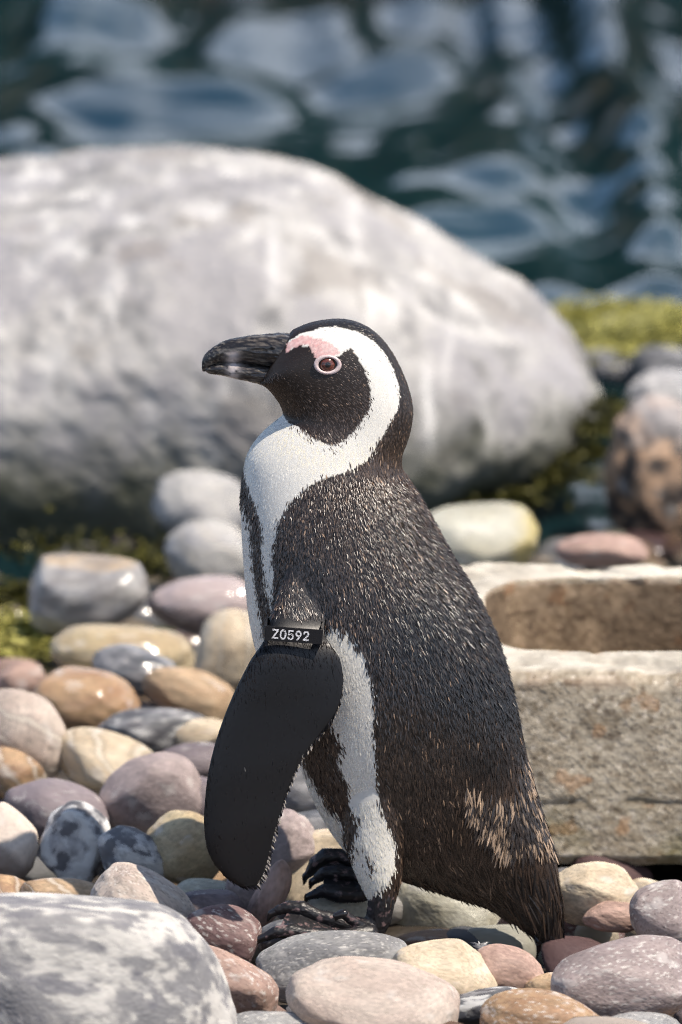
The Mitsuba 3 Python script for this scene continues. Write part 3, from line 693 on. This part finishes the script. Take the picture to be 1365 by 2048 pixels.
def feathers(p, nrm, d, L, W, lift, curl, col, rng, ridge=.22, roll=0.0, rows=(0, .35, .7, .9, 1.0), wid=(.55, 1, .85, .5, .06)):
    d = d - (d * nrm).sum(1, keepdims=True) * nrm
    d /= np.linalg.norm(d, axis=1, keepdims=True) + 1e-9
    s = np.cross(nrm, d)
    ph = (rng.normal(size=len(p)) * roll)[:, None]
    s, up_ = s * np.cos(ph) + nrm * np.sin(ph), nrm * np.cos(ph) - s * np.sin(ph)
    V, C = [], []
    for t, k in zip(rows, wid):
        c = p + d * (L * t)[:, None] + nrm * (-.0003 + lift * t ** 1.2 - curl * t * t)[:, None]
        for x, h in ((-1, 0), (0, 1), (1, 0)):
            V.append(c + s * (W * k * x * .5)[:, None] + up_ * (W * k * (h and ridge))[:, None])
            C.append(col * (1.0 if x == 0 else .92) * (.9 + .25 * t))
    V, C = np.stack(V, 1), np.stack(C, 1)
    q = []
    for r in range(len(rows) - 1):
        for a in (0, 1):
            i = r * 3 + a
            q += [(i, i + 1, i + 4), (i, i + 4, i + 3)]
    nv = V.shape[1]
    f = (np.array(q)[None] + (np.arange(len(p)) * nv)[:, None, None]).reshape(-1, 3)
    return V.reshape(-1, 3), f, np.clip(C, .004, .9).reshape(-1, 3)


bmesh = trimesh.Trimesh(bv, bf, process=False)
fnrm = bmesh.face_normals
vnrm = bmesh.vertex_normals
area = bmesh.area_faces
cum = np.cumsum(area)


def sample(n, rng):
    t = np.searchsorted(cum, rng.random(n) * cum[-1])
    a, b = rng.random(n), rng.random(n)
    k = a + b > 1
    a[k], b[k] = 1 - a[k], 1 - b[k]
    bc = np.stack([1 - a - b, a, b], 1)[..., None]
    nn = (vnrm[bf[t]] * bc).sum(1)
    return (bv[bf[t]] * bc).sum(1), nn / (np.linalg.norm(nn, axis=1, keepdims=True) + 1e-9), lbv[bf[t, 0]]


rng = np.random.default_rng(31)
p, nn, lb = sample(270000, rng)
k = lb == 0
p, nn = p[k], nn[k]
cls, brn, u, w = marking(p, 6.5, rng)
brn = np.where(inside('arm', u + rng.normal(size=len(u)) * 14, w + rng.normal(size=len(u)) * 14), brn * .45, brn)
keep = (cls != 2) & ~((u < 570) & (w < 742)) & (u > 524 - (w > 780) * 200)
keep &= np.hypot((u - 653) / 25, (w - 723) / 18) > 1
p, nn, cls, brn, u, w = (x[keep] for x in (p, nn, cls, brn, u, w))
size = idw(u, w, np.array([(650, 720, 2.6), (600, 700, 2.0), (700, 650, 2.6), (700, 850, 3.6), (800, 850, 3.6), (740, 920, 5.5), (560, 900, 4.2), (500, 1100, 4.0), (700, 1000, 4.4), (850, 1100, 5.4), (800, 1300, 6.4), (950, 1400, 6.8), (700, 1400, 5.5), (720, 1700, 5.5), (850, 1650, 7), (850, 1770, 12), (960, 1650, 11), (1060, 1620, 11), (980, 1770, 15), (1080, 1820, 20), (1050, 1850, 18)], float))[:, 0] * .001
dens = np.clip((.0042 / size) ** 1.3, .2, 1)
keep = rng.random(len(p)) < dens
p, nn, cls, brn, u, w, size = (x[keep] for x in (p, nn, cls, brn, u, w, size))
fl = idw(u, w, FLOW, 4.0)
d = np.stack([fl[:, 0], np.zeros(len(p)), -fl[:, 1]], 1) / (np.hypot(fl[:, 0], fl[:, 1])[:, None] + 1e-9)
d += rng.normal(size=d.shape) * .16
n_ = len(p)
brn2 = np.clip(brn + rng.normal(size=n_) * .22, 0, 1.2)
col = mix(BLACK, BROWN, brn2) * rng.lognormal(0, .25, n_)[:, None]
pale = (rng.random(n_) < .07 * np.clip(brn * 1.3, .1, 1)) & (cls == 0)
col[pale] = mix(BROWN, np.array([.30, .20, .13]), rng.random(pale.sum()))
wh = cls == 1
yel = np.clip(idw(u, w, np.array([(590, 860, .8), (640, 890, .7), (520, 880, .3), (560, 960, .0), (760, 750, .0), (700, 1400, .15), (730, 1680, .35), (500, 1150, .3)], float))[:, 0], 0, 1)
col[wh] = mix(WHITE, np.array([.72, .66, .50]), yel[wh]) * (1 + .035 * rng.normal(size=wh.sum()))[:, None]
fx = cls == 3
col[fx] = mix(mix(TAN * .55, np.array([.42, .31, .22]), rng.random(fx.sum())), np.array([.03, .024, .022]), (rng.random(fx.sum()) < 0.28 + .5 * sstep(.42, .6, meshkit.fbm(p[fx] * np.array([60, 60, 25]), 2, 5))).astype(float)) * rng.lognormal(0, .2, fx.sum())[:, None]
L = size * rng.uniform(.8, 1.25, n_) * np.where(fx, 1.15, 1)
W = L * np.where(fx, .26, np.where(wh, .24, .20)) * np.clip(.0058 / size, .35, 1.2)
arm = inside('arm', u + rng.normal(size=n_) * 18, w + 12 + rng.normal(size=n_) * 26)
lift = np.where(fx, .20, np.where(arm, .11, np.where(wh, .07, .18 - .07 * sstep(1280, 1480, w) - .08 * sstep(960, 900, w)))) * L * rng.uniform(.3, 1.6, n_) * np.clip(.008 / size, .35, 1.2)
ridge_, roll_ = np.where(wh, .12, np.where(arm, .22, .28)), np.where(wh, .08, np.where(arm, .2, .30 - .10 * sstep(960, 900, w)))
shiny = (rng.random(n_) < .30 * sstep(1500, 1250, w) * sstep(930, 990, w)) & (cls == 0) & ~arm   # worn feathers that stand up and catch the sun
lift, roll_, W = np.where(shiny, L * rng.uniform(.15, .55, n_), lift), np.where(shiny, .5, roll_), np.where(shiny, W * .8, W)
v, f, c = feathers(p, nn, d, L, W, lift, .05 * L, col, rng, ridge=ridge_, roll=roll_)
FV, FF_, FC = [v], [f], [c]
nb = len(v)
GV, GF, GC, ng = [], [], [], 0

# flippers: short scale-like feathers, a pale fringe along the trailing edge
p, nn, lb = sample(170000, rng)
for which, (sv, sgn) in enumerate(((fv, 1), (gv, -1)), 1):
    kk = (lb == which) & (rng.random(len(p)) < .8)
    q, qn = p[kk], nn[kk]
    mids = sv[:-2].reshape(len(fs), -1, 3).mean(1)
    tang = np.gradient(mids, axis=0)
    d = tang[cKDTree(mids).query(q)[1]]
    d = d / np.linalg.norm(d, axis=1, keepdims=True) + np.array([.35, 0, 0]) + rng.normal(size=q.shape) * .12
    m_ = len(q)
    L = rng.uniform(.0030, .0065, m_)
    col = np.array([.0042, .0038, .0050]) * rng.lognormal(0, .5, m_)[:, None]
    spk = rng.random(m_) < .003
    col[spk] = np.array([.45, .42, .38])
    col = mix(col, np.array([.013, .009, .007]), sstep(.5, .65, meshkit.fbm(q * 55, 3, 17)) * .7)
    lt = rng.random(m_) < .10
    col[lt] = np.array([.020, .018, .022])
    v, f, c = feathers(q, qn, d, L, L * .16, .04 * L * rng.uniform(0, 1.5, m_), .02 * L, col, rng, roll=.2)
    GV.append(v); GF.append(f + ng); GC.append(c); ng += len(v)
    rings = sv[:-2].reshape(len(fs), -1, 3)
    nfr = 84
    st = (np.linspace(.46, .985, nfr) + rng.normal(size=nfr) * .002).clip(.4, .99) * (len(fs) - 1)
    i0 = st.astype(int)
    e = rings[i0, 0] * (1 - (st - i0))[:, None] + rings[np.minimum(i0 + 1, len(fs) - 1), 0] * (st - i0)[:, None]
    cen_ = mids[i0]
    out_ = e - cen_
    out_ /= np.linalg.norm(out_, axis=1, keepdims=True)
    tg = tang[i0] / np.linalg.norm(tang[i0], axis=1, keepdims=True)
    L = rng.uniform(.0040, .0068, nfr)
    colf = np.where((rng.random(nfr) < .8)[:, None], np.array([.55, .48, .40]), np.array([.03, .027, .026])) * rng.uniform(.8, 1.1, nfr)[:, None]
    yy = np.tile(np.array([0, -1.0 * sgn, 0]), (nfr, 1))
    v, f, c = feathers(e - out_ * .0022 + yy * .0002, yy, out_ * .5 + tg * .85, L, np.full(nfr, .0017), 0 * L, 0 * L, colf, rng)
    GV.append(v); GF.append(f + ng); GC.append(c); ng += len(v)

# long stiff tail feathers and the loose fringe under the body
rt = np.random.default_rng(44)
p, nn, lb = sample(150000, rt)
u, w = side(p)
kk = (lb == 0) & (((u > 985) & (w > 1715) & (rt.random(len(p)) < .16)) | ((w > 1735) & (u > 800) & (u < 1000) & (w > 1700 + (u - 800) * .5) & (rt.random(len(p)) < .3)))
p, nn, u, w = p[kk], nn[kk], u[kk], w[kk]
fl = idw(u, w, FLOW, 4.0)
d = np.stack([fl[:, 0], np.zeros(len(p)), -fl[:, 1]], 1) / (np.hypot(fl[:, 0], fl[:, 1])[:, None] + 1e-9)
d += rt.normal(size=d.shape) * .10
tl = sstep(960, 1060, u)
room = np.hypot(at(1122, 1903)[0] - p[:, 0], at(1122, 1903)[2] - p[:, 2])
L = np.minimum((.018 + .014 * tl) * rt.uniform(.6, 1.2, len(p)), np.maximum(room * .95, .004))
col = mix(BLACK * 1.1, BROWN, np.clip(.6 - .35 * tl + rt.normal(size=len(p)) * .4, 0, 1.4)) * rt.lognormal(0, .3, len(p))[:, None]
v, f, c = feathers(p, nn, d, L, .0017 + .0007 * tl, .10 * L * rt.random(len(p)), .05 * L, col, rt, roll=.35)
FV.append(v); FF_.append(f + nb); FC.append(c); nb += len(v)
add('penguin__plumage', (np.vstack(FV), np.vstack(FF_)), 'mat_feather', np.vstack(FC), kind='stuff')

add('penguin__flipper_plumage', (np.vstack(GV), np.vstack(GF)), 'mat_flipper', np.vstack(GC), kind='stuff')

# beak: two horny mandibles
def mandible(tab, seed):
    tab = np.array(tab, float)
    q = PchipInterpolator(np.arange(len(tab)), tab)(np.linspace(0, len(tab) - 1, 130))
    ce, se = superellipse(80, 2.0)
    x = np.array([at(a, 720)[0] for a in q[:, 0]])
    zt, zb = np.array([at(a, b)[2] for a, b in q[:, :2]]), np.array([at(a, b)[2] for a, b in q[:, [0, 2]]])
    R = np.stack([np.repeat(x[:, None], 80, 1), q[:, 3:4] * PX * ce[None], (zt + zb)[:, None] / 2 + (zt - zb)[:, None] / 2 * se[None]], -1)
    v, f = tube_rings(R)
    n = trimesh.Trimesh(v, f, process=False).vertex_normals
    uu = 682.5 + v[:, 0] / PX
    gr = meshkit.fbm(np.stack([v[:, 0] * 45, v[:, 1] * 420, v[:, 2] * 620], 1), 3, seed) - .5
    v = v + n * (gr * .0026 * sstep(470, 530, uu) + (meshkit.fbm(v * 350, 3, seed + 3) - .5) * .0009)[:, None]
    col = mix((.016, .0145, .015), (.12, .105, .09), sstep(.45, .75, meshkit.fbm(np.stack([v[:, 0] * 110, v[:, 1] * 500, v[:, 2] * 650], 1), 3, seed + 1)))
    bandc = np.exp(-((uu - 467 - .12 * (v[:, 2] - v[:, 2].mean()) / PX) / 12) ** 2)
    col = mix(col, np.array([.58, .52, .51]), bandc * .85 * sstep(.18, .45, meshkit.fbm(v * 260, 3, seed + 6)) * sstep(at(465, 694)[2], at(465, 704)[2], v[:, 2]))
    col = mix(col, np.array([.30, .26, .20]), sstep(.60, .72, meshkit.fbm(v * 600, 2, seed + 2)) * .35 * sstep(470, 440, uu))
    return v, f, col


v, f, c = mandible([(404, 726, 737, 3), (406.5, 715, 743, 6), (411, 708, 743, 9), (418, 701, 736, 12), (430, 692, 729, 16), (446, 683, 725.5, 20), (470, 676, 725, 24), (500, 671, 728, 28), (530, 668, 732, 32), (560, 666, 736, 43), (577, 668, 740, 46), (592, 676, 742, 42)], 71)
add('penguin__beak__upper_mandible', (v, f), 'mat_beak', c)
v, f, c = mandible([(410, 734, 740, 3), (413, 731, 744, 9), (420, 730, 747, 13), (440, 723, 750, 17), (470, 722, 757, 21), (500, 725, 763, 26), (530, 729, 770, 32), (555, 732, 777, 39), (575, 736, 784, 42)], 81)
add('penguin__beak__lower_mandible', (v, f), 'mat_beak', c)


# eyes
def on_body(px, py):
    d_ = ray(px, py); d_ = d_ / np.linalg.norm(d_)
    rel = bv - CAM
    t = rel @ d_
    off = np.linalg.norm(rel - t[:, None] * d_, axis=1)
    k = np.argsort(off)[:60]
    k = k[off[k] < off[k[0]] + .0025]
    i = k[np.argmin(t[k])]
    return bv[i], vnrm[i]


ep, en = on_body(653, 723)
for sgn in (1, -1):
    key = 'penguin__eye' if sgn == 1 else 'penguin__eye_001'
    M = np.array([1, sgn, 1])
    sp = trimesh.creation.icosphere(subdivisions=5)
    axis_ = np.array([.05, -1, .10]); axis_ /= np.linalg.norm(axis_)
    rad = 19 * PX
    cen = ep - en * rad * .62 + np.array([0, 0, 0])
    a = np.degrees(np.arccos(np.clip(sp.vertices @ axis_, -1, 1)))
    ang = np.arctan2(sp.vertices[:, 2], sp.vertices[:, 0])
    ir = meshkit.fbm(np.stack([np.cos(ang) * 5, np.sin(ang) * 5, a * .06], 1), 3, 4)
    col = mix((.008, .005, .005), (.15, .038, .025), sstep(14, 24, a))
    col = mix(col, np.array([.07, .025, .018]), sstep(.4, .65, ir) * sstep(18, 24, a))
    col = mix(col, np.array([.02, .012, .01]), sstep(44, 54, a))
    fcs = sp.faces if sgn == 1 else sp.faces[:, ::-1]
    add(key, ((sp.vertices * rad + cen) * M, fcs), 'mat_eye', col)
    # ring of bare skin round the eye
    t = np.linspace(0, 2 * np.pi, 90, endpoint=False)
    e1 = np.cross(axis_, [0, 0, 1.0]); e1 /= np.linalg.norm(e1); e2 = np.cross(e1, axis_)
    ring = []
    for th in t:
        dirx = math.cos(th) * e1 + math.sin(th) * e2
        c0 = cen + axis_ * rad * .72 + (math.cos(th) * e1 * 23 + math.sin(th) * e2 * 16.5) * PX
        ring.append(c0 + np.array([dirx * math.cos(q) * 3.9 * (1 + .22 * math.sin(2 * th + 1)) + axis_ * math.sin(q) * 3.6 for q in np.linspace(0, 2 * np.pi, 20, endpoint=False)]) * PX)
    ring = np.array(ring)
    vv = ring.reshape(-1, 3); nt, nk = ring.shape[:2]
    i = np.arange(nt * nk).reshape(nt, nk); i2 = np.roll(i, -1, 0); j = np.roll(i, -1, 1); j2 = np.roll(i2, -1, 1)
    ffc = outward(vv, np.vstack([np.stack([i, i2, j2], -1).reshape(-1, 3), np.stack([i, j2, j], -1).reshape(-1, 3)]))
    if sgn == -1:
        ffc = ffc[:, ::-1]
    add(key + '__eyelid', (vv * M, ffc), 'mat_skin', mix((.66, .58, .57), (.50, .36, .36), meshkit.fbm(vv * 700, 2, 6)))

# claws
for px, py, Y, tx_, ty_ in [(557, 1822, YN - .004, 535, 1842), (532, 1874, YN - .044, 508, 1893), (614, 1830, YN + .032, 598, 1842), (681, 1831, YN - .023, 672, 1842), (621, 1744, YF + .014, 608, 1770), (635, 1758, YF, 620, 1778), (628, 1790, YF - .022, 610, 1806)]:
    mpx, mpy = (px + tx_) / 2 - 3, (py + ty_) / 2 - 4
    q = m3.Manifold.batch_boolean(chain([(px + 7, py - 3, Y, 9.5), (mpx, mpy, Y, 7.5), (tx_, ty_, Y, 1.6)]), m3.OpType.Add).refine_to_length(.0012)
    mm = q.to_mesh()
    vv, fc = taubin(np.array(mm.vert_properties[:, :3], float), np.array(mm.tri_verts), 3), np.array(mm.tri_verts)
    add(numbered('penguin__claw'), (vv, fc), 'mat_beak', np.tile([.016, .015, .016], (len(vv), 1)))

# identification band with its number, a closed loop round the root of the flipper
bc = at(588, 1262, -.083)
ux = at(643, 1267, -.083) - at(533, 1259, -.083); bw = np.linalg.norm(ux) ; ux /= bw
uz = np.cross(ux, [0, 1.0, 0]); uz /= np.linalg.norm(uz); uz = uz if uz[2] > 0 else -uz
uy = np.cross(uz, ux)
bh, bd, th = 29 * PX, .031, .0016
from shapely import box as sbox
outer = sbox(-bw / 2, -bd / 2, bw / 2, bd / 2).buffer(.0012)
loop = outer.difference(outer.buffer(-th))
bandm = trimesh.creation.extrude_polygon(loop, bh, engine='earcut')
bandm.vertices[:, 2] -= bh / 2
B3 = np.stack([ux, uy if uy[1] > 0 else -uy, uz], 0)
bverts = bandm.vertices @ B3 + bc
add('penguin__identification_band', (bverts, outward(bverts, np.array(bandm.faces))), 'mat_band', smooth=30, label='black plastic wing band numbered Z0592')
tm = meshkit.text_mesh('Z0592', 18.5 * PX, .0003, bold=True)
tv2 = tm.vertices.copy()
tv2[:, 0] -= tv2[:, 0].mean() ; tv2[:, 0] = (tv2[:, 0] - (tv2[:, 0].max() + tv2[:, 0].min()) / 2)
tv2[:, 0] *= 73 * PX / np.ptp(tv2[:, 0]); tv2[:, 1] -= (tv2[:, 1].max() + tv2[:, 1].min()) / 2
front = -bd / 2 - .0012
q = tv2[:, :1] * ux + tv2[:, 1:2] * uz + (front - tv2[:, 2:3] + .0) * B3[1] + bc - ux * 6 * PX
scene['penguin__identification_band__lettering'] = mikit.ply(trimesh.Trimesh(q, tm.faces, process=False), 'mat_white_ink')

# moulted down feather lying on a stone
rng = np.random.default_rng(3)
c0 = at(962, 1903, -.045) + np.array([0, -.012, .006])
V_, F_2, n0 = [], [], 0
for i in range(46):
    a0 = rng.uniform(-1.2, 1.2) + (math.pi if i % 3 == 0 else 0)
    dr_ = np.array([math.sin(a0), rng.normal() * .5, abs(math.cos(a0)) * .7 + .1])
    L_ = rng.uniform(.005, .013)
    t = np.linspace(0, 1, 5)[:, None]
    path = c0 + dr_ * L_ * t + np.array([0, 0, -.004]) * t ** 2 + rng.normal(size=3) * .0012
    w_ = np.cross(dr_, [0, 1.0, .3]); w_ = w_ / np.linalg.norm(w_) * .00055
    V_.append(np.concatenate([path - w_ * (1 - t), path + w_ * (1 - t)])); k = np.arange(4)
    F_2.append(np.vstack([np.stack([k, k + 1, k + 6], 1), np.stack([k, k + 6, k + 5], 1)]) + n0); n0 += 10
vv = np.vstack(V_)
add('down_feather', (vv, np.vstack(F_2)), 'mat_leaf', np.tile([.78, .77, .75], (len(vv), 1)), label='small white down feather caught between two stones below the tail', category='feather')
